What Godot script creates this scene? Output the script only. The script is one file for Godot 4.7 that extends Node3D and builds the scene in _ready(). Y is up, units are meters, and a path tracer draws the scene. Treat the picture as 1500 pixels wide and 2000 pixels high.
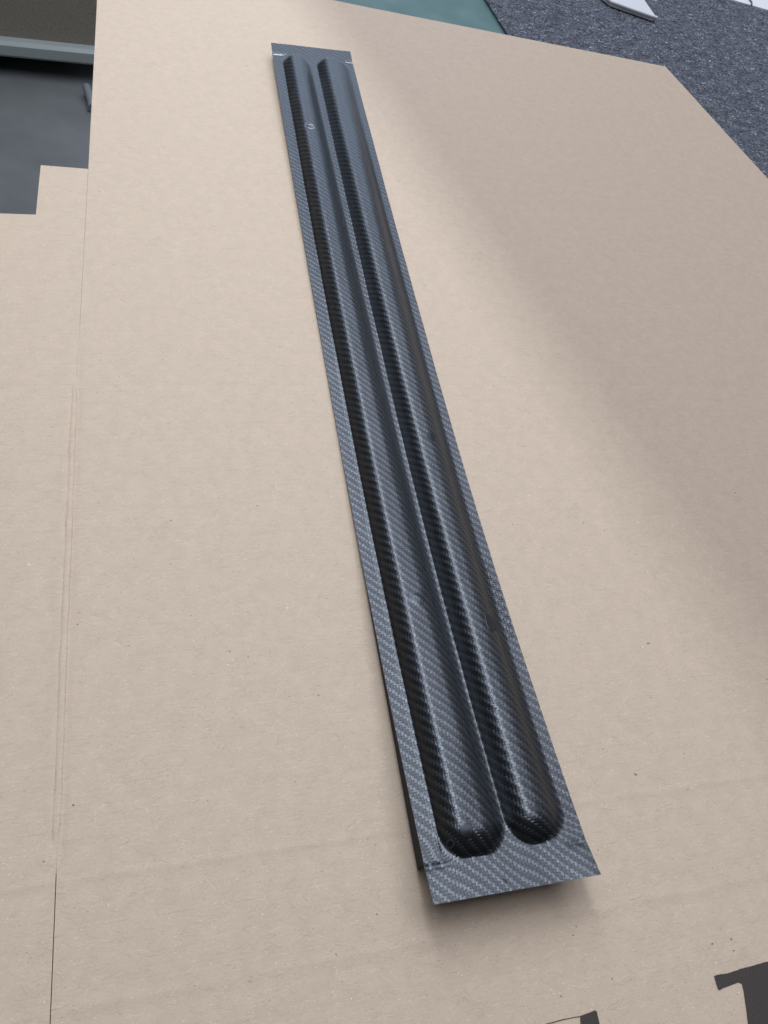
extends Node3D
# Lengths below are written in units of the camera's height over the board and times S give metres.
const S := 0.5
const W := 0.209          # panel width
const Z_NEAR := -0.091
const Z_FAR := -2.115
const CREASE_NEAR := -0.134
const CREASE_FAR := -2.066
const RIDGE_H := 0.0236
const TOW := 0.0038
const BOARD := 0.007      # cardboard thickness
const FLOOR_Y := -1.6
const DESK_Y := -0.016    # bench top under felt and board

var rng := RandomNumberGenerator.new()
var wob := FastNoiseLite.new()

# ------------------------------------------------------------------ helpers
func numbered(called: String, parent: Node) -> String:
	if not parent.has_node(called):
		return called
	var k := 1
	while parent.has_node("%s_%03d" % [called, k]):
		k += 1
	return "%s_%03d" % [called, k]

func obj(called: String, mesh: Mesh, mat: Material, parent: Node = self) -> MeshInstance3D:
	var o := MeshInstance3D.new()
	o.name = numbered(called, parent)
	o.mesh = mesh
	o.material_override = mat
	parent.add_child(o, true)
	return o

func tag(o: Node, label: String, category: String, group := "") -> void:
	o.set_meta("label", label)
	o.set_meta("category", category)
	if group:
		o.set_meta("group", group)

func thing(called: String, label: String, category: String, at := Vector3.ZERO, turn := 0.0) -> Node3D:
	var o := Node3D.new()
	o.name = numbered(called, self)
	add_child(o, true)
	o.position = at * S
	o.rotation.y = turn
	tag(o, label, category)
	return o

func lin(r: float, g: float, b: float) -> Color:
	return Color(r, g, b).linear_to_srgb()

func mat(c: Color, rough: float, spec := 0.5) -> StandardMaterial3D:
	var m := StandardMaterial3D.new()
	m.albedo_color = c
	m.roughness = rough
	m.metallic_specular = spec
	return m

func noise_tex(freq: float, size: int, as_normal := false, bump := 4.0, ramp: Gradient = null, sd := 1) -> NoiseTexture2D:
	var t := NoiseTexture2D.new()
	t.width = size
	t.height = size
	t.seamless = true
	t.generate_mipmaps = false
	var n := FastNoiseLite.new()
	n.seed = sd
	n.noise_type = FastNoiseLite.TYPE_SIMPLEX_SMOOTH
	n.frequency = freq
	n.fractal_octaves = 4
	t.noise = n
	t.as_normal_map = as_normal
	t.bump_strength = bump
	if ramp:
		t.color_ramp = ramp
	return t

func ramp(a: Color, b: Color) -> Gradient:
	var g := Gradient.new()
	g.set_color(0, a)
	g.set_color(1, b)
	return g

func tri(m: StandardMaterial3D, tile: float) -> StandardMaterial3D:
	m.uv1_triplanar = true
	m.uv1_world_triplanar = true
	m.uv1_scale = Vector3.ONE / tile
	return m

# a box with chamfered long edges
func box(st: SurfaceTool, c: Vector3, size: Vector3, ch := 0.0) -> void:
	var h := size / 2.0
	var k: float = min(ch, min(h.x, min(h.y, h.z)) * 0.9)
	var pts := PackedVector3Array()
	if k <= 0.0:
		for x in [-1, 1]:
			for y in [-1, 1]:
				for z in [-1, 1]:
					pts.append(Vector3(x * h.x, y * h.y, z * h.z))
	else:
		for x in [-1, 1]:
			for y in [-1, 1]:
				for z in [-1, 1]:
					pts.append(Vector3(x * (h.x - k), y * (h.y - k), z * h.z))
					pts.append(Vector3(x * (h.x - k), y * h.y, z * (h.z - k)))
					pts.append(Vector3(x * h.x, y * (h.y - k), z * (h.z - k)))
	hull(st, pts, c)

# convex hull of a few points, by brute force
func hull(st: SurfaceTool, pts: PackedVector3Array, at: Vector3) -> void:
	var done := {}
	for i in pts.size():
		for j in range(i + 1, pts.size()):
			for k in range(j + 1, pts.size()):
				var n := (pts[j] - pts[i]).cross(pts[k] - pts[i])
				if n.length() < 1e-9:
					continue
				n = n.normalized()
				var d := n.dot(pts[i])
				var over := 0
				var under := 0
				for p in pts:
					var e := n.dot(p) - d
					if e > 1e-5: over += 1
					elif e < -1e-5: under += 1
				if over > 0 and under > 0:
					continue
				if over > 0:
					n = -n
					d = -d
				var key := "%d %d %d %d" % [roundi(n.x * 500), roundi(n.y * 500), roundi(n.z * 500), roundi(d * 20000)]
				if done.has(key):
					continue
				done[key] = true
				var ring := []
				var mid := Vector3.ZERO
				for p in pts:
					if absf(n.dot(p) - d) < 2e-5:
						ring.append(p)
						mid += p
				mid /= ring.size()
				var a: Vector3 = (ring[0] - mid).normalized()
				var b := n.cross(a)
				ring.sort_custom(func(p, q): return atan2((p - mid).dot(b), (p - mid).dot(a)) > atan2((q - mid).dot(b), (q - mid).dot(a)))
				for m in range(1, ring.size() - 1):
					for q in [ring[0], ring[m], ring[m + 1]]:
						st.set_normal(n)
						st.set_uv(Vector2(q.x + at.x, q.z + at.z))
						st.add_vertex((q + at) * S)

func begin() -> SurfaceTool:
	var st := SurfaceTool.new()
	st.begin(Mesh.PRIMITIVE_TRIANGLES)
	return st

func box_mesh(c: Vector3, size: Vector3, ch := 0.0) -> ArrayMesh:
	var st := begin()
	box(st, c, size, ch)
	return st.commit()

func quad(st: SurfaceTool, a: Vector3, b: Vector3, c: Vector3, d: Vector3) -> void:
	var n := (c - a).cross(b - a).normalized()
	for p in [a, b, c, a, c, d]:
		st.set_normal(n)
		st.set_uv(Vector2(p.x, p.z))
		st.add_vertex(p * S)

# ------------------------------------------------------------------ the ribbed panel
func smin(a: float, b: float, k: float) -> float:
	var h := clampf(0.5 + 0.5 * (b - a) / k, 0.0, 1.0)
	return lerpf(b, a, h) - k * h * (1.0 - h)

func smax(a: float, b: float, k: float) -> float:
	return -smin(-a, -b, k)

func lift(z: float) -> float:
	var q := z + 0.9
	return 0.0055 + (0.078 if q > 0.0 else 0.0172) * q * q

func left_x(z: float) -> float:
	return lerpf(0.254, 0.267, (z - Z_NEAR) / (Z_FAR - Z_NEAR))

func rib(x: float, z: float, a: float, b: float, zn: float, zf: float, kr: float) -> float:
	# distance inward from a rounded outline; the right side slopes kr times as steeply as the left, the ends a little gentler
	var side := smin(x - a, (b - x) * kr, 0.004)
	var end := minf(zn - z, z - zf) * 0.85
	var rc := 0.031
	var q := Vector2(rc - side, rc - end)
	var d := rc - Vector2(maxf(q.x, 0.0), maxf(q.y, 0.0)).length() - minf(maxf(q.x, q.y), 0.0)
	var q2 := (x - a) / (b - a) - 0.28
	var crown := RIDGE_H - 0.0045 * q2 - 0.0085 * q2 * q2
	return smax(smin(d * 1.42, crown, 0.0165), 0.0, lerpf(0.003, 0.008, smoothstep(0.55, 0.8, (x - a) / (b - a))))

func groove(z: float, at: float, depth: float, wide: float) -> float:
	var q := (z - at) / wide
	return -depth * exp(-q * q)

func panel_y(u: float, z: float) -> float:
	var x := u * W
	var t := clampf((z - Z_NEAR) / (Z_FAR - Z_NEAR), 0.0, 1.0)
	var b1 := lerpf(0.512, 0.43, pow(t, 0.8))
	var b2 := lerpf(0.89, 0.915, t)
	var y := lift(z)
	y += rib(x, z, 0.112 * W, b1 * W, CREASE_NEAR - 0.001, CREASE_FAR + 0.004, 0.88)
	y += rib(x, z, lerpf(0.54, 0.53, t) * W, b2 * W, CREASE_NEAR - 0.004, CREASE_FAR, 0.74)
	# the flanges' folds and the lips beyond them
	y += groove(z, CREASE_NEAR + 0.003, 0.0015, 0.0036) * (1.0 - smoothstep(0.1, 0.2, u) * (1.0 - smoothstep(0.86, 0.93, u) * 0.6))
	y += groove(z, CREASE_FAR - 0.003, 0.003, 0.0045) * (1.0 - smoothstep(0.12, 0.2, u) * (1.0 - smoothstep(0.88, 0.94, u)))
	y += maxf(0.0, z - CREASE_NEAR) * (0.10 + 0.10 * smoothstep(0.75, 1.0, u)) + maxf(0.0, CREASE_FAR - z) * 0.08
	# hand laid: never quite true
	y += 0.00025 * wob.get_noise_2d(x * 400.0, z * 120.0) + 0.001 * wob.get_noise_2d(x * 120.0 + 70.0, z * 90.0)
	y += 0.0009 * ridge(x - 0.1025 * W, 0.0018) * smoothstep(-1.3, -0.8, z) * (1.0 - smoothstep(-0.15, -0.14, z))
	# dents where the mould was patched
	y += dent(x, z, 0.262, -1.728, 0.009, -0.0035) + dent(x, z, 0.315, -0.486, 0.0095, 0.0020)
	return y

func dent(x: float, z: float, u: float, zc: float, r: float, h: float) -> float:
	var q := Vector2(x - u * W, z - zc).length() / r
	return h * exp(-q * q * q)

func panel_point(u: float, z: float) -> Vector3:
	return Vector3(left_x(z) + u * W, panel_y(u, z), z)

func panel_normal(u: float, z: float) -> Vector3:
	var e := 0.0007
	var dx := (panel_y(u + e / W, z) - panel_y(u - e / W, z)) / (2.0 * e)
	var dz := (panel_y(u, z + e) - panel_y(u, z - e)) / (2.0 * e)
	return Vector3(-dx, 1.0, -dz).normalized()

func panel_rows() -> PackedFloat32Array:
	var zs := PackedFloat32Array()
	var z := Z_NEAR
	while z > Z_FAR + 0.0005:
		zs.append(z)
		var near_fold := minf(absf(z - CREASE_NEAR), absf(z - CREASE_FAR))
		var step := clampf(0.0009 + (near_fold - 0.012) * 0.07, 0.0009, 0.0065)
		if absf(z + 1.728) < 0.016 or absf(z + 0.486) < 0.018:
			step = minf(step, 0.0012)
		z -= step
	zs.append(Z_FAR)
	return zs

func skin(zs: PackedFloat32Array, cols: int, drop: float, up: bool) -> ArrayMesh:
	var v := PackedVector3Array()
	var n := PackedVector3Array()
	var uv := PackedVector2Array()
	var ix := PackedInt32Array()
	var mid := zs.size() / 2
	var drape := PackedFloat32Array()
	drape.resize(zs.size() * (cols + 1))
	for c in cols + 1:
		var u := float(c) / cols
		for way in [1, -1]:
			var r: int = mid
			drape[r * (cols + 1) + c] = zs[r]
			var before := panel_y(u, zs[r])
			while r + way >= 0 and r + way < zs.size():
				var now := panel_y(u, zs[r + way])
				var gone := Vector2(zs[r + way] - zs[r], now - before).length()
				drape[(r + way) * (cols + 1) + c] = drape[r * (cols + 1) + c] - way * gone
				before = now
				r += way
	for r in zs.size():
		var z := zs[r]
		var arc := 0.0
		var last := Vector3.ZERO
		var arcs := PackedFloat32Array()
		for c in cols + 1:
			var u := float(c) / cols
			var p := panel_point(u, z)
			if c > 0:
				arc += Vector2(p.x - last.x, p.y - last.y).length()
			last = p
			arcs.append(arc)
			var nn := panel_normal(u, z)
			v.append((p - (Vector3.UP * drop)) * S)
			n.append(nn if up else -nn)
		for c in cols + 1:
			# the cloth lies centred, and wanders a little
			var a := arcs[c] - arc / 2.0
			var w := 0.003 * wob.get_noise_2d(a * 160.0 + 9.0, z * 50.0)
			var w2 := 0.003 * wob.get_noise_2d(a * 120.0 - 40.0, z * 60.0 + 30.0)
			uv.append(Vector2(a + w, drape[r * (cols + 1) + c] + w2) / (4.0 * TOW))
	for r in zs.size() - 1:
		for c in cols:
			var a := r * (cols + 1) + c
			var b := a + 1
			var d := a + cols + 1
			var e := d + 1
			if up:
				ix.append_array([a, d, b, b, d, e])
			else:
				ix.append_array([a, b, d, b, e, d])
	return arrays(v, n, uv, ix)

func arrays(v: PackedVector3Array, n: PackedVector3Array, uv: PackedVector2Array, ix: PackedInt32Array) -> ArrayMesh:
	var arr := []
	arr.resize(Mesh.ARRAY_MAX)
	arr[Mesh.ARRAY_VERTEX] = v
	arr[Mesh.ARRAY_NORMAL] = n
	arr[Mesh.ARRAY_TEX_UV] = uv
	arr[Mesh.ARRAY_INDEX] = ix
	var m := ArrayMesh.new()
	m.add_surface_from_arrays(Mesh.PRIMITIVE_TRIANGLES, arr)
	return m

func weave_images() -> Array:
	# 2/2 twill, four tows each way: colour, and normals with the fine filaments of every tow
	var side := 256
	var per := side / 4
	var col := PackedByteArray()
	var nor := PackedByteArray()
	var rou := PackedByteArray()
	col.resize(side * side * 3)
	nor.resize(side * side * 3)
	rou.resize(side * side * 3)
	var groove_w := PackedFloat32Array()
	var groove_f := PackedFloat32Array()
	for k in side:
		groove_w.append(rng.randfn(0.0, 0.21))
		groove_f.append(rng.randfn(0.0, 0.10))
	for y in side:
		for x in side:
			var i := x / per
			var j := y / per
			var over := posmod(i - j, 4) < 2      # the tow along the panel lies on top
			var fx := (x % per + 0.5) / per * 2.0 - 1.0
			var fy := (y % per + 0.5) / per * 2.0 - 1.0
			var nx := 0.0
			var ny := 0.0
			var edge := 0.0
			if over:
				var first := posmod(i - j, 4) == 1   # which half of the float this is
				var along := (fy - 1.0) / 2.0 if first else (fy + 1.0) / 2.0
				nx = 0.18 * fx * fx * fx + 0.05 * fx + groove_w[x]
				ny = 0.50 * along * along * along + 0.06 * along
				edge = maxf(absf(fx), absf(along))
			else:
				var first2 := posmod(i - j, 4) == 2
				var along2 := (fx + 1.0) / 2.0 if first2 else (fx - 1.0) / 2.0
				ny = 0.14 * fy * fy * fy + 0.05 * fy + groove_f[y]
				nx = 0.22 * along2 * along2 * along2
				edge = maxf(absf(fy), absf(along2))
			var q := Vector3(nx, ny, 1.0).normalized()
			var at := (y * side + x) * 3
			nor[at] = clampi(roundi((q.x * 0.5 + 0.5) * 255.0), 0, 255)
			nor[at + 1] = clampi(roundi((-q.y * 0.5 + 0.5) * 255.0), 0, 255)
			nor[at + 2] = clampi(roundi((q.z * 0.5 + 0.5) * 255.0), 0, 255)
			var g := rng.randf()
			var base := Color(0.084, 0.091, 0.103) if over else Color(0.043, 0.048, 0.056)  # lengthwise tows paler: their directional sheen is put into the colour
			base = base * (0.8 + 0.4 * g)
			base = base.linear_to_srgb()
			col[at] = int(base.r * 255.0)
			col[at + 1] = int(base.g * 255.0)
			col[at + 2] = int(base.b * 255.0)
			var ro := 0.30 if over else 0.34
			if edge > 0.92: ro = 0.5
			var rv := int((ro + 0.05 * (g - 0.5)) * 255.0)
			rou[at] = rv
			rou[at + 1] = rv
			rou[at + 2] = rv
	return [Image.create_from_data(side, side, false, Image.FORMAT_RGB8, col), Image.create_from_data(side, side, false, Image.FORMAT_RGB8, nor), Image.create_from_data(side, side, false, Image.FORMAT_RGB8, rou)]

func blister(u: float, z: float, r: float, high: float, stretch := 1.0) -> ArrayMesh:
	# a flat drop of resin with a raised rim, laid on the skin
	var st := begin()
	st.set_smooth_group(0)
	var rings := 7
	var seg := 26
	var prof := [Vector2(0.0, 0.75), Vector2(0.45, 0.75), Vector2(0.72, 0.7), Vector2(0.84, 0.95), Vector2(0.93, 0.9), Vector2(1.0, 0.25), Vector2(1.03, -0.7)]
	for k in rings - 1:
		for s in seg:
			var quadp := []
			for e in [[k, s], [k + 1, s], [k + 1, s + 1], [k, s + 1]]:
				var a := TAU * float(e[1] % seg) / seg
				var q: Vector2 = prof[e[0]]
				var rr := r * q.x * (1.0 + 0.08 * sin(a * 3.0 + u * 40.0))
				var zz := z + sin(a) * rr * stretch
				var uu := u + cos(a) * rr / W
				var p := panel_point(uu, zz) + panel_normal(uu, zz) * high * q.y
				quadp.append(p * S)
			for t in [0, 2, 1, 0, 3, 2]:
				st.add_vertex(quadp[t])
	st.generate_normals()
	return st.commit()

func build_panel() -> void:
	var panel := thing("carbon_fibre_panel", "long black twill carbon fibre panel with two raised ribs lying on the cardboard", "panel")
	var im := weave_images()
	var cf := StandardMaterial3D.new()
	cf.albedo_texture = ImageTexture.create_from_image(im[0])
	cf.normal_enabled = true
	cf.normal_texture = ImageTexture.create_from_image(im[1])
	cf.normal_scale = 1.0
	cf.roughness = 1.0
	cf.roughness_texture = ImageTexture.create_from_image(im[2])
	cf.metallic = 1.0
	cf.clearcoat_enabled = true
	cf.clearcoat = 0.5
	cf.clearcoat_roughness = 0.27
	var zs := panel_rows()
	obj("moulded_skin", skin(zs, 170, 0.0, true), cf, panel)
	var back := mat(lin(0.02, 0.021, 0.024), 0.6, 0.4)
	var th := 0.0028
	var strip_shade := mat(lin(0.022, 0.023, 0.028), 0.7, 0.3)
	obj("back_skin", skin(zs, 64, th, false), back, panel)
	# the cut edge all round, a little ragged
	var edge_m := mat(lin(0.07, 0.085, 0.10), 0.42, 0.6)
	var st := begin()
	for side in 2:
		for r in zs.size() - 1:
			var a := panel_point(side, zs[r])
			var b := panel_point(side, zs[r + 1])
			var d := Vector3.DOWN * th
			if side == 0: quad(st, a, b, b + d, a + d)
			else: quad(st, b, a, a + d, b + d)
	for r in 2:
		var z := Z_NEAR if r == 0 else Z_FAR
		for c in 170:
			var a := panel_point(c / 170.0, z)
			var b := panel_point((c + 1) / 170.0, z)
			var d := Vector3.DOWN * th
			if r == 1: quad(st, b, a, a + d, b + d)
			else: quad(st, a, b, b + d, a + d)
	obj("cut_edge", st.commit(), edge_m, panel)
	# dark strip added under the left edge, standing in for the shade there
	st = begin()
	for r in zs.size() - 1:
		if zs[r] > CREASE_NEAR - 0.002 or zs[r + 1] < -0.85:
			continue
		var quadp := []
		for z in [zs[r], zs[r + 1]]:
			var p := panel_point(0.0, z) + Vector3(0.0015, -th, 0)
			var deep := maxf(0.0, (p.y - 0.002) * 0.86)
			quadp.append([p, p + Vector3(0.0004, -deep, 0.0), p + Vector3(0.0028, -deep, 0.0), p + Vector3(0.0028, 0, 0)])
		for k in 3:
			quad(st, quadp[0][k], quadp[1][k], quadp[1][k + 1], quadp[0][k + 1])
	obj("edge_shade_strip", st.commit(), strip_shade, panel)
	# drops and pinholes of resin left by the mould
	var resin := mat(lin(0.058, 0.065, 0.076), 0.4, 0.5)
	resin.metallic = 1.0
	for b in [[0.257, -0.161, 0.0085, 0.0005, 1.0], [0.725, -0.1745, 0.0055, 0.0006, 1.1], [0.807, -0.441, 0.010, 0.0005, 1.5], [0.747, -0.80, 0.009, 0.0006, 0.9]]:
		obj("resin_blister", blister(b[0], b[1], b[2], b[3], b[4]), resin, panel)
	var st2 := begin()
	for k in 24:
		var a := TAU * k / 24.0
		var a2 := TAU * (k + 1) / 24.0
		var ring := []
		for q in [[a, 0.0030], [a2, 0.0030], [a2, 0.0043], [a, 0.0043]]:
			var uu: float = 0.166 + cos(q[0]) * q[1] / W
			var zz: float = -0.152 + sin(q[0]) * q[1] * 1.1
			ring.append(panel_point(uu, zz) + panel_normal(uu, zz) * 0.0007)
		quad(st2, ring[3], ring[2], ring[1], ring[0])
		quad(st2, ring[0], ring[1], ring[2], ring[3])
	obj("mould_ring", st2.commit(), mat(lin(0.035, 0.04, 0.047), 0.4, 0.6), panel)
	# pale beads along the far folds: their highlight is put into the colour
	var highlight_pale := mat(lin(0.72, 0.75, 0.78), 0.3, 1.0)
	for f in [[0.008, 0.115, CREASE_FAR - 0.0005, CREASE_FAR + 0.002, 0.0021], [0.905, 0.995, CREASE_FAR + 0.0, CREASE_FAR + 0.002, 0.0016]]:
		var path := []
		for k in 9:
			var u := lerpf(f[0], f[1], k / 8.0)
			path.append(panel_point(u, lerpf(f[2], f[3], k / 8.0)) + Vector3.UP * 0.001)
		var tb := begin()
		tube(tb, path, f[4])
		obj("fold_highlight", tb.commit(), highlight_pale, panel)
	for f in [[0.262, -1.728, 0.0095, 0.3, 2.2, 0.0010], [0.262, -1.742, 0.007, 0.9, 1.9, 0.0009], [0.315, -0.486, 0.0095, 3.9, 5.2, 0.0004], [0.807, -0.441, 0.0105, 4.6, 6.4, 0.0004], [0.747, -0.80, 0.009, 4.0, 5.6, 0.0004]]:
		var path := []
		for k in 9:
			var a := lerpf(f[3], f[4], k / 8.0)
			var uu: float = f[0] + cos(a) * f[2] / W
			var zz: float = f[1] + sin(a) * f[2]
			path.append(panel_point(uu, zz))
		var tb := begin()
		tube(tb, path, f[5])
		obj("rim_and_highlight_arc", tb.commit(), highlight_pale if f[1] < -1.0 else resin, panel)  # pale far arcs are the dent's highlights put into colour; nearer ones resin
	# open weave on the right flange, where dry tows glint
	var bead := SphereMesh.new()
	bead.radius = 0.5
	bead.height = 1.0
	bead.radial_segments = 8
	bead.rings = 4
	var glint := mat(lin(0.02, 0.023, 0.027), 0.12, 1.0)
	var st3 := begin()
	for i in range(-3, 8):
		for j in range(0, 46):
			var arc := i * TOW
			var z := -0.575 + j * TOW
			var u := 0.945 + arc / W
			var f := (z + 0.575) / 0.17
			var along := 0.918 + 0.022 * f
			var band := smoothstep(along - 0.006, along, u) * (1.0 - smoothstep(along + 0.022 + 0.03 * sin(f * PI), along + 0.04 + 0.03 * sin(f * PI), u))
			if u > 0.99 or posmod(i + j, 4) > 1 or rng.randf() > band * 1.1 * smoothstep(0.0, 0.15, f) * (1.0 - smoothstep(0.86, 1.0, f)):
				continue
			var p := panel_point(u, z) + panel_normal(u, z) * 0.0001
			var b := Basis.from_scale(Vector3(TOW * 0.75, 0.0024, TOW * 0.8) * S * rng.randf_range(0.6, 1.0))
			st3.append_from(bead, 0, Transform3D(b, p * S))
	for q in [[0.67, -0.5137], [0.64, -0.317], [0.646, -0.309], [0.43, -0.104], [0.44, -0.102], [0.62, -1.05], [0.75, -1.62], [0.28, -0.175]]:
		var p := panel_point(q[0], q[1])
		st3.append_from(bead, 0, Transform3D(Basis.from_scale(Vector3.ONE * 0.0026 * S), p * S))
	var patch := obj("open_weave_glints", st3.commit(), glint, panel)
	patch.set_meta("kind", "stuff")

# ------------------------------------------------------------------ cardboard
func kraft_images() -> Array:
	var side := 1024
	var f := PackedFloat32Array()
	f.resize(side * side)
	f.fill(0.0)
	var bump := PackedFloat32Array()
	bump.resize(side * side)
	bump.fill(0.0)
	for k in 30000:   # fibres, most of them along the machine direction
		var x := rng.randf() * side
		var y := rng.randf() * side
		var a := rng.randfn(0.0, 0.35) if rng.randf() < 0.8 else rng.randf() * PI
		var n := rng.randi_range(4, 22)
		var t := rng.randfn(0.0, 0.06)
		var bend := rng.randfn(0.0, 0.03)
		for s in n:
			var at := posmod(int(y), side) * side + posmod(int(x), side)
			f[at] += t
			bump[at] += absf(t) * 6.0
			x += cos(a)
			y += sin(a)
			a += bend
	for k in 4200:    # specks of recycled pulp
		var x := rng.randi_range(0, side - 1)
		var y := rng.randi_range(0, side - 1)
		var t := rng.randf_range(0.12, 0.45) if rng.randf() < 0.6 else -rng.randf_range(0.10, 0.4)
		var n := rng.randi_range(1, 4)
		for s in n:
			var at := posmod(y + rng.randi_range(-1, 1) / 2, side) * side + posmod(x + s - n / 2, side)
			f[at] += t
	var n1 := FastNoiseLite.new()
	n1.seed = 5
	n1.frequency = 0.02
	n1.fractal_octaves = 4
	var soft: Image = n1.get_seamless_image(side, side)
	var sd := soft.get_data()
	var col := PackedByteArray()
	col.resize(side * side * 3)
	var hb := PackedByteArray()
	hb.resize(side * side)
	var rows := PackedFloat32Array()
	for k in side:
		rows.append(rng.randfn(0.0, 0.012))
	for i in side * side:
		var q := 1.0 + f[i] + rows[i / side] + (sd[i] / 255.0 - 0.5) * 0.09 + (rng.randf() - 0.5) * 0.10
		var c := Color(0.580 * q, 0.458 * q, 0.350 * q).linear_to_srgb()
		col[i * 3] = clampi(int(c.r * 255.0), 0, 255)
		col[i * 3 + 1] = clampi(int(c.g * 255.0), 0, 255)
		col[i * 3 + 2] = clampi(int(c.b * 255.0), 0, 255)
		hb[i] = clampi(int(100.0 + bump[i] * 90.0 + 5.0 * sin(TAU * 50.0 * (i / side) / side)), 0, 255)
	return [Image.create_from_data(side, side, false, Image.FORMAT_RGB8, col), Image.create_from_data(side, side, false, Image.FORMAT_L8, hb)]

func ridge(d: float, wide: float) -> float:
	return exp(-(d / wide) * (d / wide))

func board_y(x: float, z: float) -> float:
	var y := 0.0014 * wob.get_noise_2d(x * 22.0, z * 22.0 + 300.0)
	var j := 0.004 * wob.get_noise_2d(x * 120.0, 5.0)
	# two creases right across, each a shallow step with a rounded lip
	y += 0.00028 * ridge(z + 0.186 + j, 0.0055) - 0.0002 * ridge(z + 0.175 + j, 0.008)
	y += 0.00035 * ridge(z + 0.060 + j * 1.3, 0.006) - 0.0002 * ridge(z + 0.049 + j, 0.009)
	y += (0.0003 * ridge(z + 1.402 + 0.02 * (x - 1.14), 0.006) + 0.0002 * ridge(z + 1.33, 0.006)) * smoothstep(0.8, 1.1, x)
	# the fold on the left
	var fx := seam_x(z)
	var folded := smoothstep(-1.15, -0.95, z) * (1.0 - smoothstep(-0.215, -0.195, z))
	y += folded * (-0.0010 * ridge(x - fx - 0.004, 0.005) + 0.0006 * ridge(x - fx + 0.012, 0.008))
	y += 0.0006 * ridge(x - fx + 0.07, 0.02) * smoothstep(-1.5, -1.0, z)
	return y

func seam_x(z: float) -> float:
	var x := -0.164
	if z > -1.0:
		x = lerpf(-0.1655, -0.1565, clampf((z + 1.0) / 0.95, 0.0, 1.2))
	return x

func lines(from: float, to: float, coarse: float, fine: Array) -> PackedFloat32Array:
	var out := PackedFloat32Array()
	var v := from
	while v < to - 0.0002:
		out.append(v)
		var near := 10.0
		for f in fine:
			near = minf(near, absf(v - f))
		v += clampf(0.0016 + (near - 0.022) * 0.35, 0.0016, coarse)
	out.append(to)
	return out

func clip_inside(p: Vector2, poly: PackedVector2Array) -> bool:
	return Geometry2D.is_point_in_polygon(p, poly)

# a sheet of board: the polygon (x, z), holes cut by clipping, with a thickness
func sheet(poly: PackedVector2Array, xs: PackedFloat32Array, zs: PackedFloat32Array, thick: float) -> ArrayMesh:
	var st := begin()
	for i in xs.size() - 1:
		for k in zs.size() - 1:
			var cell := PackedVector2Array([Vector2(xs[i], zs[k]), Vector2(xs[i + 1], zs[k]), Vector2(xs[i + 1], zs[k + 1]), Vector2(xs[i], zs[k + 1])])
			var inside := 0
			for c in cell:
				if clip_inside(c, poly): inside += 1
			if inside == 4:
				tri_top(st, cell[0], cell[1], cell[2])
				tri_top(st, cell[0], cell[2], cell[3])
				continue
			for piece in Geometry2D.intersect_polygons(cell, poly):
				if Geometry2D.is_polygon_clockwise(piece):
					continue
				var t := Geometry2D.triangulate_polygon(piece)
				for m in range(0, t.size(), 3):
					tri_top(st, piece[t[m]], piece[t[m + 1]], piece[t[m + 2]])
	# rim and underside
	var outward := winds_outward(poly)
	for i in poly.size():
		var a := poly[i]
		var b := poly[(i + 1) % poly.size()]
		var n: int = maxi(1, ceili(a.distance_to(b) / 0.03))
		for k in n:
			var p := a.lerp(b, float(k) / n)
			var q := a.lerp(b, float(k + 1) / n)
			var pt := Vector3(p.x, board_y(p.x, p.y), p.y)
			var qt := Vector3(q.x, board_y(q.x, q.y), q.y)
			if outward:
				quad(st, pt, qt, Vector3(q.x, -thick, q.y), Vector3(p.x, -thick, p.y))
			else:
				quad(st, qt, pt, Vector3(p.x, -thick, p.y), Vector3(q.x, -thick, q.y))
	var tt := Geometry2D.triangulate_polygon(poly)
	for m in range(0, tt.size(), 3):
		for w in [0, 1, 2]:
			var p := poly[tt[m + w]]
			st.set_normal(Vector3.DOWN)
			st.set_uv(p)
			st.add_vertex(Vector3(p.x, -thick, p.y) * S)
	return st.commit()

func winds_outward(poly: PackedVector2Array) -> bool:
	# whether quad(a, b, b below, a below) along the outline faces away from the sheet
	var sum := 0.0
	for i in poly.size():
		sum += poly[i].cross(poly[(i + 1) % poly.size()])
	return sum < 0.0

func tri_top(st: SurfaceTool, a: Vector2, b: Vector2, c: Vector2) -> void:
	var order := [a, b, c]
	if (b - a).cross(c - a) < 0.0:
		order = [a, c, b]
	for p in order:
		var e := 0.0006
		var y := board_y(p.x, p.y)
		var n := Vector3(-(board_y(p.x + e, p.y) - board_y(p.x - e, p.y)) / (2.0 * e), 1.0, -(board_y(p.x, p.y + e) - board_y(p.x, p.y - e)) / (2.0 * e)).normalized()
		st.set_normal(n)
		st.set_uv(p)
		st.add_vertex(Vector3(p.x, y, p.y) * S)

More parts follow.
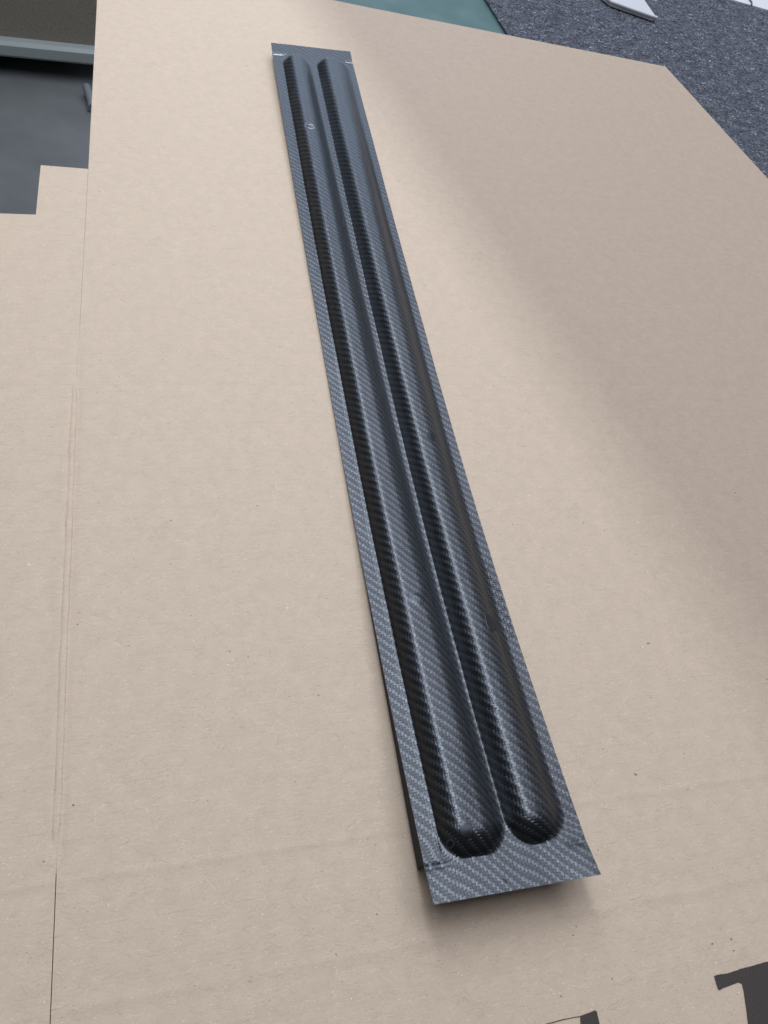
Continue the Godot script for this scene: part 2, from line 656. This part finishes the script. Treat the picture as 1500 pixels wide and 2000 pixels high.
func build_board() -> void:
	var board := thing("cardboard_sheet", "large flattened brown cardboard carton covering the workbench under the black panel", "cardboard")
	var im := kraft_images()
	var kraft := StandardMaterial3D.new()
	kraft.albedo_texture = ImageTexture.create_from_image(im[0])
	kraft.roughness = 0.62
	kraft.metallic_specular = 0.4
	kraft.heightmap_enabled = true
	kraft.heightmap_texture = ImageTexture.create_from_image(im[1])
	kraft.heightmap_scale = 0.012
	kraft.uv1_scale = Vector3.ONE / 0.68
	var fine_z := [-0.18, -0.055, -1.402, -1.33]
	var zs := lines(-2.62, 0.6, 0.06, fine_z)
	# the big piece, its left edge along the seam
	var poly := PackedVector2Array()
	poly.append_array([Vector2(-0.166, -2.602), Vector2(0.487, -2.493), Vector2(1.537, -2.321), Vector2(1.609, -1.724), Vector2(1.89, 0.6)])
	for z in [0.6, 0.0, -0.19]:
		poly.append(Vector2(seam_x(z) + 0.0005, z))
	for k in 12:
		var z := lerpf(-0.2, -1.05, k / 11.0)
		poly.append(Vector2(seam_x(z) + 0.0001, z))
	poly.append_array([Vector2(-0.1638, -1.5), Vector2(-0.1645, -2.2)])
	obj("main_piece", sheet(poly, lines(-0.17, 1.9, 0.06, [-0.16]), zs, BOARD), kraft, board)
	# the flap beyond the seam, notched at its far end
	poly = PackedVector2Array([Vector2(-0.1642, -1.561), Vector2(-0.1642, -1.12)])
	for k in 12:
		var z := lerpf(-1.05, -0.2, k / 11.0)
		poly.append(Vector2(seam_x(z) - 0.0001, z))
	for z in [-0.19, 0.0, 0.6]:
		poly.append(Vector2(seam_x(z) - 0.0005, z))
	poly.append_array([Vector2(-0.8, 0.6), Vector2(-0.8, -1.392), Vector2(-0.319, -1.396), Vector2(-0.255, -1.398), Vector2(-0.256, -1.563)])
	obj("flap", sheet(poly, lines(-0.82, -0.15, 0.05, [-0.17, -0.235]), zs, BOARD), kraft, board)
	# the bruised bead of the fold between them
	var st := begin()
	var seg := 150
	for k in seg:
		var row := []
		for e in [k, k + 1]:
			var f := float(e) / seg
			var z := lerpf(-0.995, -0.205, f)
			var fade := smoothstep(0.0, 0.12, f) * (1.0 - smoothstep(0.94, 1.0, f))
			var x := seam_x(z) - 0.0022 + 0.0010 * wob.get_noise_2d(z * 200.0, 90.0) + 0.0005 * wob.get_noise_2d(z * 1400.0, 20.0)
			var r := (0.0050 + 0.0010 * wob.get_noise_2d(z * 300.0, 50.0)) * (0.3 + 0.7 * fade)
			var pts := []
			for a in 9:
				var t := PI * a / 8.0
				pts.append(Vector3(x - cos(t) * r, board_y(x, z) - 0.0006 + sin(t) * (0.0020 + 0.0010 * wob.get_noise_2d(z * 600.0, 10.0)) * fade, z))
			row.append(pts)
		for a in 8:
			for p in [row[0][a], row[1][a], row[1][a + 1], row[0][a], row[1][a + 1], row[0][a + 1]]:
				st.set_uv(Vector2(p.x, p.z))
				st.add_vertex(p * S)
	st.index()
	st.generate_normals()
	obj("fold_bead", st.commit(), kraft, board)
	# printed marks at the near edge, off the frame for most of their length
	var ink := mat(lin(0.10, 0.083, 0.076), 0.6, 0.3)
	ink.albedo_texture = noise_tex(0.22, 256, false, 1.0, ramp(Color(0.62, 0.62, 0.62), Color(1, 1, 1)), 8)
	tri(ink, 0.05)
	print_mark(board, ink, [Vector2(0.601, 0.0335), Vector2(0.612, 0.0332), Vector2(0.613, 0.0346), Vector2(0.642, 0.0325), Vector2(0.70, 0.0305), Vector2(0.78, 0.028), Vector2(0.78, 0.19), Vector2(0.60, 0.19), Vector2(0.614, 0.118), Vector2(0.6235, 0.085), Vector2(0.6325, 0.0575), Vector2(0.634, 0.0478), Vector2(0.6315, 0.0452), Vector2(0.617, 0.0462), Vector2(0.6015, 0.0485), Vector2(0.600, 0.0475)])
	print_mark(board, ink, [Vector2(0.4165, 0.0428), Vector2(0.432, 0.0412), Vector2(0.4365, 0.0405), Vector2(0.4385, 0.0425), Vector2(0.4375, 0.056), Vector2(0.4365, 0.072), Vector2(0.41, 0.074), Vector2(0.4135, 0.058)])
	print_mark(board, ink, [Vector2(0.37, 0.0428), Vector2(0.3985, 0.0420), Vector2(0.4165, 0.0426), Vector2(0.4165, 0.0433), Vector2(0.3985, 0.0428), Vector2(0.37, 0.0436)])
	# loose flecks of pulp, no two alike
	var flake := begin()
	for q in [[0, 1, 2], [0, 2, 3]]:
		for k in q:
			var c: Vector3 = [Vector3(-0.5, 0, 0.1), Vector3(-0.1, 0.12, -0.34), Vector3(0.5, 0, -0.1), Vector3(0.1, 0.1, 0.32)][k]
			flake.set_normal(Vector3.UP)
			flake.add_vertex(c)
	var fm := flake.commit()
	var shade := mat(Color.WHITE, 0.8, 0.2)
	shade.vertex_color_use_as_albedo = true
	var mm := MultiMesh.new()
	mm.transform_format = MultiMesh.TRANSFORM_3D
	mm.use_colors = true
	mm.mesh = fm
	mm.instance_count = 3400
	for k in mm.instance_count:
		var z := -2.3 + 2.7 * rng.randf()
		var x := rng.randf_range(-0.6, 1.5)
		if z < -1.38 and x < -0.16: x = -x
		var big := 0.0011 + 0.0016 * pow(rng.randf(), 3.0)
		if rng.randf() < 0.03: big *= 1.9
		var b := Basis(Vector3.UP, rng.randf() * TAU).scaled(Vector3(big * rng.randf_range(0.8, 1.7), 0.0004, big))
		mm.set_instance_transform(k, Transform3D(b, Vector3(x, board_y(x, z) + 0.0002, z)).scaled(Vector3.ONE * S))
		var pale := rng.randf() < 0.6
		var t := rng.randf()
		mm.set_instance_color(k, Color(0.66, 0.60, 0.50).lerp(Color(0.9, 0.86, 0.76), t) if pale else Color(0.30, 0.24, 0.18).lerp(Color(0.10, 0.09, 0.08), t * t))
	var fl := MultiMeshInstance3D.new()
	fl.name = "pulp_flecks"
	fl.multimesh = mm
	fl.material_override = shade
	fl.set_meta("kind", "stuff")
	board.add_child(fl, true)

func print_mark(board: Node3D, ink: Material, pts: Array) -> void:
	# a flat print with a slightly frayed outline
	var ring := PackedVector2Array()
	for i in pts.size():
		var a: Vector2 = pts[i]
		var b: Vector2 = pts[(i + 1) % pts.size()]
		var n: int = maxi(1, ceili(a.distance_to(b) / 0.0016))
		for k in n:
			var p := a.lerp(b, float(k) / n)
			ring.append(p + Vector2(wob.get_noise_2d(p.x * 3000.0, p.y * 3000.0), wob.get_noise_2d(p.y * 3000.0, p.x * 3000.0 + 50.0)) * 0.0005)
	var st := begin()
	var t := Geometry2D.triangulate_polygon(ring)
	for m in range(0, t.size(), 3):
		var o := [ring[t[m]], ring[t[m + 1]], ring[t[m + 2]]]
		if (o[1] - o[0]).cross(o[2] - o[0]) < 0.0:
			o = [o[0], o[2], o[1]]
		for p in o:
			st.set_normal(Vector3.UP)
			st.add_vertex(Vector3(p.x, board_y(p.x, p.y) + 0.0005, p.y) * S)
	obj("printed_mark", st.commit(), ink, board)

# ------------------------------------------------------------------ bench and what lies on it
func build_bench() -> void:
	var bench := thing("workbench", "workbench with a worn green painted top under felt and cardboard", "workbench")
	var green := StandardMaterial3D.new()
	green.albedo_texture = noise_tex(0.012, 512, false, 1.0, ramp(lin(0.04, 0.115, 0.10), lin(0.10, 0.18, 0.165)), 21)
	green.roughness = 0.45
	tri(green, 0.5)
	obj("bench_top", box_mesh(Vector3(1.75, DESK_Y - 0.04, -1.55), Vector3(3.7, 0.08, 4.3), 0.006), green, bench)
	var steel := mat(lin(0.12, 0.14, 0.15), 0.5)
	var leg := box_mesh(Vector3.ZERO, Vector3(0.12, -FLOOR_Y + DESK_Y - 0.08, 0.12), 0.008)
	for x in [0.06, 3.4]:
		for z in [-3.5, 0.4]:
			var l := obj("leg", leg, steel, bench)
			l.position = Vector3(x, (FLOOR_Y + DESK_Y - 0.08) / 2.0, z) * S

func build_felt() -> void:
	var felt := thing("felt_mat", "grey recycled fibre felt mat sticking out beyond the cardboard's far right corner", "felt mat")
	var m := StandardMaterial3D.new()
	m.albedo_texture = noise_tex(0.03, 1024, false, 1.0, ramp(lin(0.07, 0.08, 0.10), lin(0.20, 0.22, 0.26)), 31)
	m.roughness = 0.95
	m.metallic_specular = 0.2
	m.heightmap_enabled = true
	m.heightmap_texture = noise_tex(0.04, 1024, false, 1.0, null, 33)
	m.heightmap_scale = 0.15
	m.uv1_scale = Vector3.ONE / 0.44
	var top := -BOARD - 0.0015
	var poly := [Vector2(1.0195, -2.636), Vector2(0.99, -2.98), Vector2(1.42, -3.165), Vector2(2.088, -2.936), Vector2(3.3, -2.53), Vector2(3.3, 0.35), Vector2(0.2, 0.35), Vector2(0.2, -2.2), Vector2(1.03, -2.3), Vector2(1.031, -2.41)]
	var st := begin()
	var pv := PackedVector2Array(poly)
	var t := Geometry2D.triangulate_polygon(pv)
	for k in range(0, t.size(), 3):
		var o := [pv[t[k]], pv[t[k + 1]], pv[t[k + 2]]]
		if (o[1] - o[0]).cross(o[2] - o[0]) < 0.0:
			o = [o[0], o[2], o[1]]
		for p in o:
			st.set_normal(Vector3.UP)
			st.set_uv(p)
			st.add_vertex(Vector3(p.x, top, p.y) * S)
	for k in pv.size():
		var a := pv[k]
		var b := pv[(k + 1) % pv.size()]
		if true:
			var c := a if winds_outward(pv) else b
			var d := b if winds_outward(pv) else a
			quad(st, Vector3(c.x, top, c.y), Vector3(d.x, top, d.y), Vector3(d.x, DESK_Y + 0.0006, d.y), Vector3(c.x, DESK_Y + 0.0006, c.y))
	obj("felt_body", st.commit(), m, felt)
	# tufts and shreds of many cloths pressed together
	var sh := begin()
	var w := [Vector3(-0.5, 0, 0.0), Vector3(-0.2, 0.5, -0.14), Vector3(0.2, 0.6, -0.10), Vector3(0.5, 0.0, 0.03), Vector3(0.2, 0.35, 0.13), Vector3(-0.22, 0.3, 0.12)]
	for q in [[0, 1, 5], [1, 2, 5], [5, 2, 4], [2, 3, 4]]:
		for k in q:
			sh.add_vertex(w[k])
	sh.generate_normals()
	var shade := mat(Color.WHITE, 0.9, 0.2)
	shade.vertex_color_use_as_albedo = true
	var mm := MultiMesh.new()
	mm.transform_format = MultiMesh.TRANSFORM_3D
	mm.use_colors = true
	mm.mesh = sh.commit()
	mm.instance_count = 76000
	var clump := FastNoiseLite.new()
	clump.seed = 77
	clump.frequency = 1.0
	var k := 0
	while k < mm.instance_count:
		var x := rng.randf_range(1.0, 2.5)
		var z := rng.randf_range(-3.0, -1.5)
		if not Geometry2D.is_point_in_polygon(Vector2(x, z), pv) or (x < 1.45 and z > -2.25) or (x < 1.58 and z > -1.9):
			continue
		var dark := clump.get_noise_2d(x * 16.0, z * 24.0)
		var long := rng.randf_range(0.004, 0.0135)
		if rng.randf() < 0.06: long *= 1.7
		var turn := rng.randfn(-0.45, 0.95)
		var b := Basis(Vector3.UP, turn) * Basis(Vector3.BACK, rng.randfn(0.0, 0.18)) * Basis(Vector3.RIGHT, rng.randfn(0.0, 0.5))
		b = b.scaled_local(Vector3(long, rng.randf_range(0.0016, 0.0045), long * rng.randf_range(0.25, 0.8)))
		mm.set_instance_transform(k, Transform3D(b, Vector3(x, top + 0.0004, z)).scaled(Vector3.ONE * S))
		var p := rng.randf()
		var c := Color(0.075, 0.085, 0.115)
		if p < 0.24: c = Color(0.045, 0.05, 0.065)
		elif p < 0.62: c = Color(0.10, 0.115, 0.15)
		elif p < 0.80: c = Color(0.145, 0.16, 0.19)
		elif p < 0.90: c = Color(0.075, 0.07, 0.07)
		elif p < 0.955: c = Color(0.05, 0.065, 0.14)
		elif p < 0.993: c = Color(0.17, 0.185, 0.21)
		else: c = Color(0.27, 0.28, 0.285)
		c = c * Color(2.5, 2.35, 2.15) * rng.randf_range(0.75, 1.25) * (1.0 + 0.7 * dark)
		mm.set_instance_color(k, Color(c.r, c.g, c.b, 1.0))
		k += 1
	var tufts := MultiMeshInstance3D.new()
	tufts.name = "fibre_tufts"
	tufts.multimesh = mm
	tufts.material_override = shade
	tufts.set_meta("kind", "stuff")
	felt.add_child(tufts, true)

func build_white_things() -> void:
	var white := mat(lin(0.74, 0.75, 0.78), 0.4)
	# a tray whose rolled rim lies towards us
	var tray := thing("white_tray", "white plastic tray with a rolled rim lying on the grey felt mat", "tray")
	var y0 := -BOARD + 0.004
	var pl := [Vector2(1.481, -2.76), Vector2(1.492, -2.725), Vector2(1.625, -2.652), Vector2(1.641, -2.657), Vector2(1.648, -2.82), Vector2(1.64, -3.12), Vector2(1.36, -3.12)]
	var st := begin()
	var up := PackedVector3Array()
	for p in pl:
		up.append(Vector3(p.x, y0, p.y))
		up.append(Vector3(p.x, y0 + 0.010, p.y))
	hull(st, up, Vector3.ZERO)
	obj("tray_floor", st.commit(), white, tray)
	var rim := begin()
	tube(rim, [Vector3(1.484, y0 + 0.012, -2.752), Vector3(1.492, y0 + 0.012, -2.728), Vector3(1.56, y0 + 0.012, -2.689), Vector3(1.622, y0 + 0.012, -2.656), Vector3(1.640, y0 + 0.011, -2.652)], 0.0052)
	obj("rolled_rim", rim.commit(), white, tray)
	var red := mat(lin(0.62, 0.35, 0.33), 0.5)
	for k in 5:
		var c := Vector3(1.507 + k * 0.009, y0 + 0.0105, -2.738 + k * 0.0045)
		obj("red_print", box_mesh(c, Vector3(0.006, 0.0006, 0.004)), red, tray)
	# the pale board behind
	var slab := thing("white_board", "bright white board beyond the felt mat in the far right corner", "board")
	st = begin()
	up = PackedVector3Array()
	for p in [Vector2(1.44, -3.155), Vector2(2.088, -2.932), Vector2(3.3, -2.525), Vector2(3.3, -3.65), Vector2(1.5, -3.65)]:
		up.append(Vector3(p.x, DESK_Y + 0.001, p.y))
		up.append(Vector3(p.x, -BOARD + 0.004, p.y))
	hull(st, up, Vector3.ZERO)
	var bright := mat(lin(0.88, 0.89, 0.90), 0.35)
	obj("board_sheet", st.commit(), bright, slab)
	var clip := begin()
	tube(clip, [Vector3(2.160, -BOARD + 0.005, -2.905), Vector3(2.169, -BOARD + 0.0075, -2.925), Vector3(2.178, -BOARD + 0.0075, -2.99)], 0.003)
	var cl := obj("brown_clip", clip.commit(), mat(lin(0.14, 0.10, 0.09), 0.5))
	tag(cl, "tiny brown clip on the edge of the bright white board", "clip")

func tube(st: SurfaceTool, path: Array, r: float) -> void:
	var rings := []
	for i in path.size():
		var d: Vector3 = (path[mini(i + 1, path.size() - 1)] - path[maxi(i - 1, 0)]).normalized()
		var side := d.cross(Vector3.UP).normalized()
		var up := side.cross(d)
		var ring := []
		for k in 10:
			var a := TAU * k / 10.0
			ring.append([path[i] + (side * cos(a) + up * sin(a)) * r, side * cos(a) + up * sin(a)])
		rings.append(ring)
	for i in rings.size() - 1:
		for k in 10:
			var q := [rings[i][k], rings[i + 1][k], rings[i + 1][(k + 1) % 10], rings[i][(k + 1) % 10]]
			for w in [0, 2, 1, 0, 3, 2]:
				st.set_normal(q[w][1])
				st.add_vertex(q[w][0] * S)
	for e in [0, rings.size() - 1]:
		var mid: Vector3 = path[e]
		var n: Vector3 = (path[0] - path[1]).normalized() if e == 0 else (path[-1] - path[-2]).normalized()
		for k in 10:
			var tri3 := [mid, rings[e][k][0], rings[e][(k + 1) % 10][0]]
			if e == 0: tri3 = [mid, rings[e][(k + 1) % 10][0], rings[e][k][0]]
			for p in tri3:
				st.set_normal(n)
				st.add_vertex(p * S)

func build_floor_things() -> void:
	var conc := StandardMaterial3D.new()
	conc.albedo_texture = noise_tex(0.008, 1024, false, 1.0, ramp(lin(0.13, 0.139, 0.142), lin(0.18, 0.19, 0.193)), 41)
	conc.roughness = 0.5
	tri(conc, 1.6)
	var fl := obj("floor", box_mesh(Vector3(0, FLOOR_Y - 0.05, -3), Vector3(16, 0.1, 16)), conc)
	fl.set_meta("kind", "structure")
	var wall := obj("added_pale_wall", box_mesh(Vector3(5.6, 1.6, -3.0), Vector3(0.2, 6.4, 12.0)), mat(lin(0.6, 0.58, 0.57), 0.8))  # unseen wall, added so the ribs' right flanks mirror something pale
	wall.set_meta("kind", "structure")
	var z := -4.95
	var cab := thing("low_cabinet", "dark brown low cabinet on the floor with a grey metal base rail", "cabinet")
	var brown := StandardMaterial3D.new()
	brown.albedo_texture = noise_tex(0.05, 512, false, 1.0, ramp(lin(0.20, 0.175, 0.14), lin(0.30, 0.265, 0.22)), 51)
	brown.roughness = 0.7
	tri(brown, 0.25)
	obj("front_panel", box_mesh(Vector3(-1.3, -0.76, z - 0.35), Vector3(2.0, 1.30, 0.66), 0.01), brown, cab)
	var rail := mat(lin(0.33, 0.375, 0.37), 0.5)
	obj("base_rail", box_mesh(Vector3(-1.3, -1.437, z), Vector3(2.06, 0.088, 0.09), 0.018), rail, cab)
	var legm := mat(lin(0.16, 0.17, 0.175), 0.5)
	for x in [-1.02, -2.1]:
		obj("leg", box_mesh(Vector3(x, -1.54, z - 0.06), Vector3(0.12, 0.118, 0.12), 0.02), legm, cab)
	obj("gap_shade_block", box_mesh(Vector3(-1.3, -1.49, z - 0.4), Vector3(1.9, 0.2, 0.4)), mat(lin(0.02, 0.021, 0.023), 0.8), cab)  # near-black block added, standing in for the shade in the gap beneath
	var scrap := begin()
	tube(scrap, [Vector3(-0.452, FLOOR_Y + 0.05, -4.80), Vector3(-0.440, FLOOR_Y + 0.05, -4.74), Vector3(-0.425, FLOOR_Y + 0.03, -4.68), Vector3(-0.42, FLOOR_Y + 0.026, -4.62)], 0.024)
	var s := obj("plastic_offcut", scrap.commit(), mat(lin(0.19, 0.205, 0.23), 0.5))
	tag(s, "small bluish curled offcut lying on the floor beside the cardboard's edge", "offcut")

# ------------------------------------------------------------------ lamps, out of the frame overhead
func build_lamps() -> void:
	var sky := thing("skylight", "wide milky skylight high over the workbench", "skylight")
	var pane := mat(Color(0.8, 0.86, 0.92), 0.5)
	pane.emission_enabled = true
	pane.emission = Color(0.72, 0.82, 0.92)
	pane.emission_energy_multiplier = 0.4
	obj("pane", box_mesh(Vector3(0.9, 5.06, -3.6), Vector3(6.4, 0.03, 7.8)), pane, sky)
	var frame := mat(lin(0.3, 0.31, 0.32), 0.5)
	for x in [-2.35, 4.15]:
		obj("frame_bar", box_mesh(Vector3(x, 5.06, -3.6), Vector3(0.1, 0.12, 8.0)), frame, sky)
	var far_panel := thing("added_far_panel", "tall bright doorway added unseen far beyond the workbench for reflections", "light_panel")  # unseen bright panel, added to brighten reflections in the ribs' far half
	obj("pane", box_mesh(Vector3(1.4, 2.0, -7.66), Vector3(5.4, 4.6, 0.03)), pane, far_panel)
	for x in [-1.4, 4.2]:
		obj("panel_side_bar", box_mesh(Vector3(x, 2.0, -7.66), Vector3(0.15, 4.6, 0.2)), frame, far_panel)
	var turn := 0.2
	var lamp := thing("tube_lamp", "long tube lamp with a side shade hanging over the workbench", "lamp", Vector3(-0.06, 3.0, -2.45), turn)
	var glow := mat(Color(1, 1, 1), 0.4)
	glow.emission_enabled = true
	glow.emission = Color(0.95, 0.98, 1.0)
	glow.emission_energy_multiplier = 2.0
	obj("tube", box_mesh(Vector3(0, 0.045, 0), Vector3(0.06, 0.05, 3.6), 0.02), glow, lamp)
	obj("housing", box_mesh(Vector3(0, 0.12, 0), Vector3(0.16, 0.09, 3.8), 0.01), mat(lin(0.5, 0.5, 0.5), 0.5), lamp)
	obj("side_shade", box_mesh(Vector3(0.10, -0.22, 0), Vector3(0.02, 0.72, 3.8)), mat(lin(0.10, 0.10, 0.10), 0.7), lamp)

func area(called: String, at: Vector3, size: Vector2, turn: float, c: Color, energy: float, tilt := -PI / 2.0) -> void:
	var a := AreaLight3D.new()
	a.name = called
	a.area_size = size * S
	a.position = at * S
	a.basis = Basis(Vector3.UP, turn + (PI if tilt == 0.0 else 0.0)) * Basis(Vector3.RIGHT, tilt)
	a.light_color = c
	a.light_energy = energy
	a.shadow_enabled = true
	a.set("area_range", 12.0)
	add_child(a)

func _ready() -> void:
	rng.seed = 20240611
	wob.seed = 3
	wob.frequency = 0.05
	wob.fractal_octaves = 3
	var cam := Camera3D.new()
	cam.name = "camera"
	cam.fov = 67.38
	cam.near = 0.02
	cam.far = 60.0
	add_child(cam)
	cam.transform = Transform3D(Basis(Vector3(0.96701701, 0.18443785, 0.17567238), Vector3(0.04219551, 0.56416282, -0.82458465), Vector3(-0.25119244, 0.80479997, 0.5377726)), Vector3(0, 1, 0) * S)
	cam.current = true
	var env := Environment.new()
	env.background_mode = Environment.BG_COLOR
	env.background_color = lin(0.08, 0.085, 0.09)
	env.tonemap_mode = Environment.TONE_MAPPER_LINEAR
	env.tonemap_exposure = 1.0
	env.sdfgi_enabled = true
	env.ssao_enabled = true
	env.ssil_enabled = true
	var we := WorldEnvironment.new()
	we.name = "surroundings"
	we.environment = env
	add_child(we)
	area("skylight_glow", Vector3(0.9, 5.0, -3.6), Vector2(6.2, 7.6), 0.0, Color(0.91, 0.91, 0.94), 9.0)
	area("tube_glow", Vector3(-0.06, 2.99, -2.45), Vector2(0.045, 3.6), 0.2, Color(0.91, 0.95, 0.98), 1.3)
	area("far_panel_glow", Vector3(1.4, 2.0, -7.6), Vector2(5.2, 4.4), 0.0, Color(0.82, 0.90, 1.0), 0.6, 0.0)
	build_floor_things()
	build_bench()
	build_felt()
	build_board()
	build_white_things()
	build_panel()
	build_lamps()
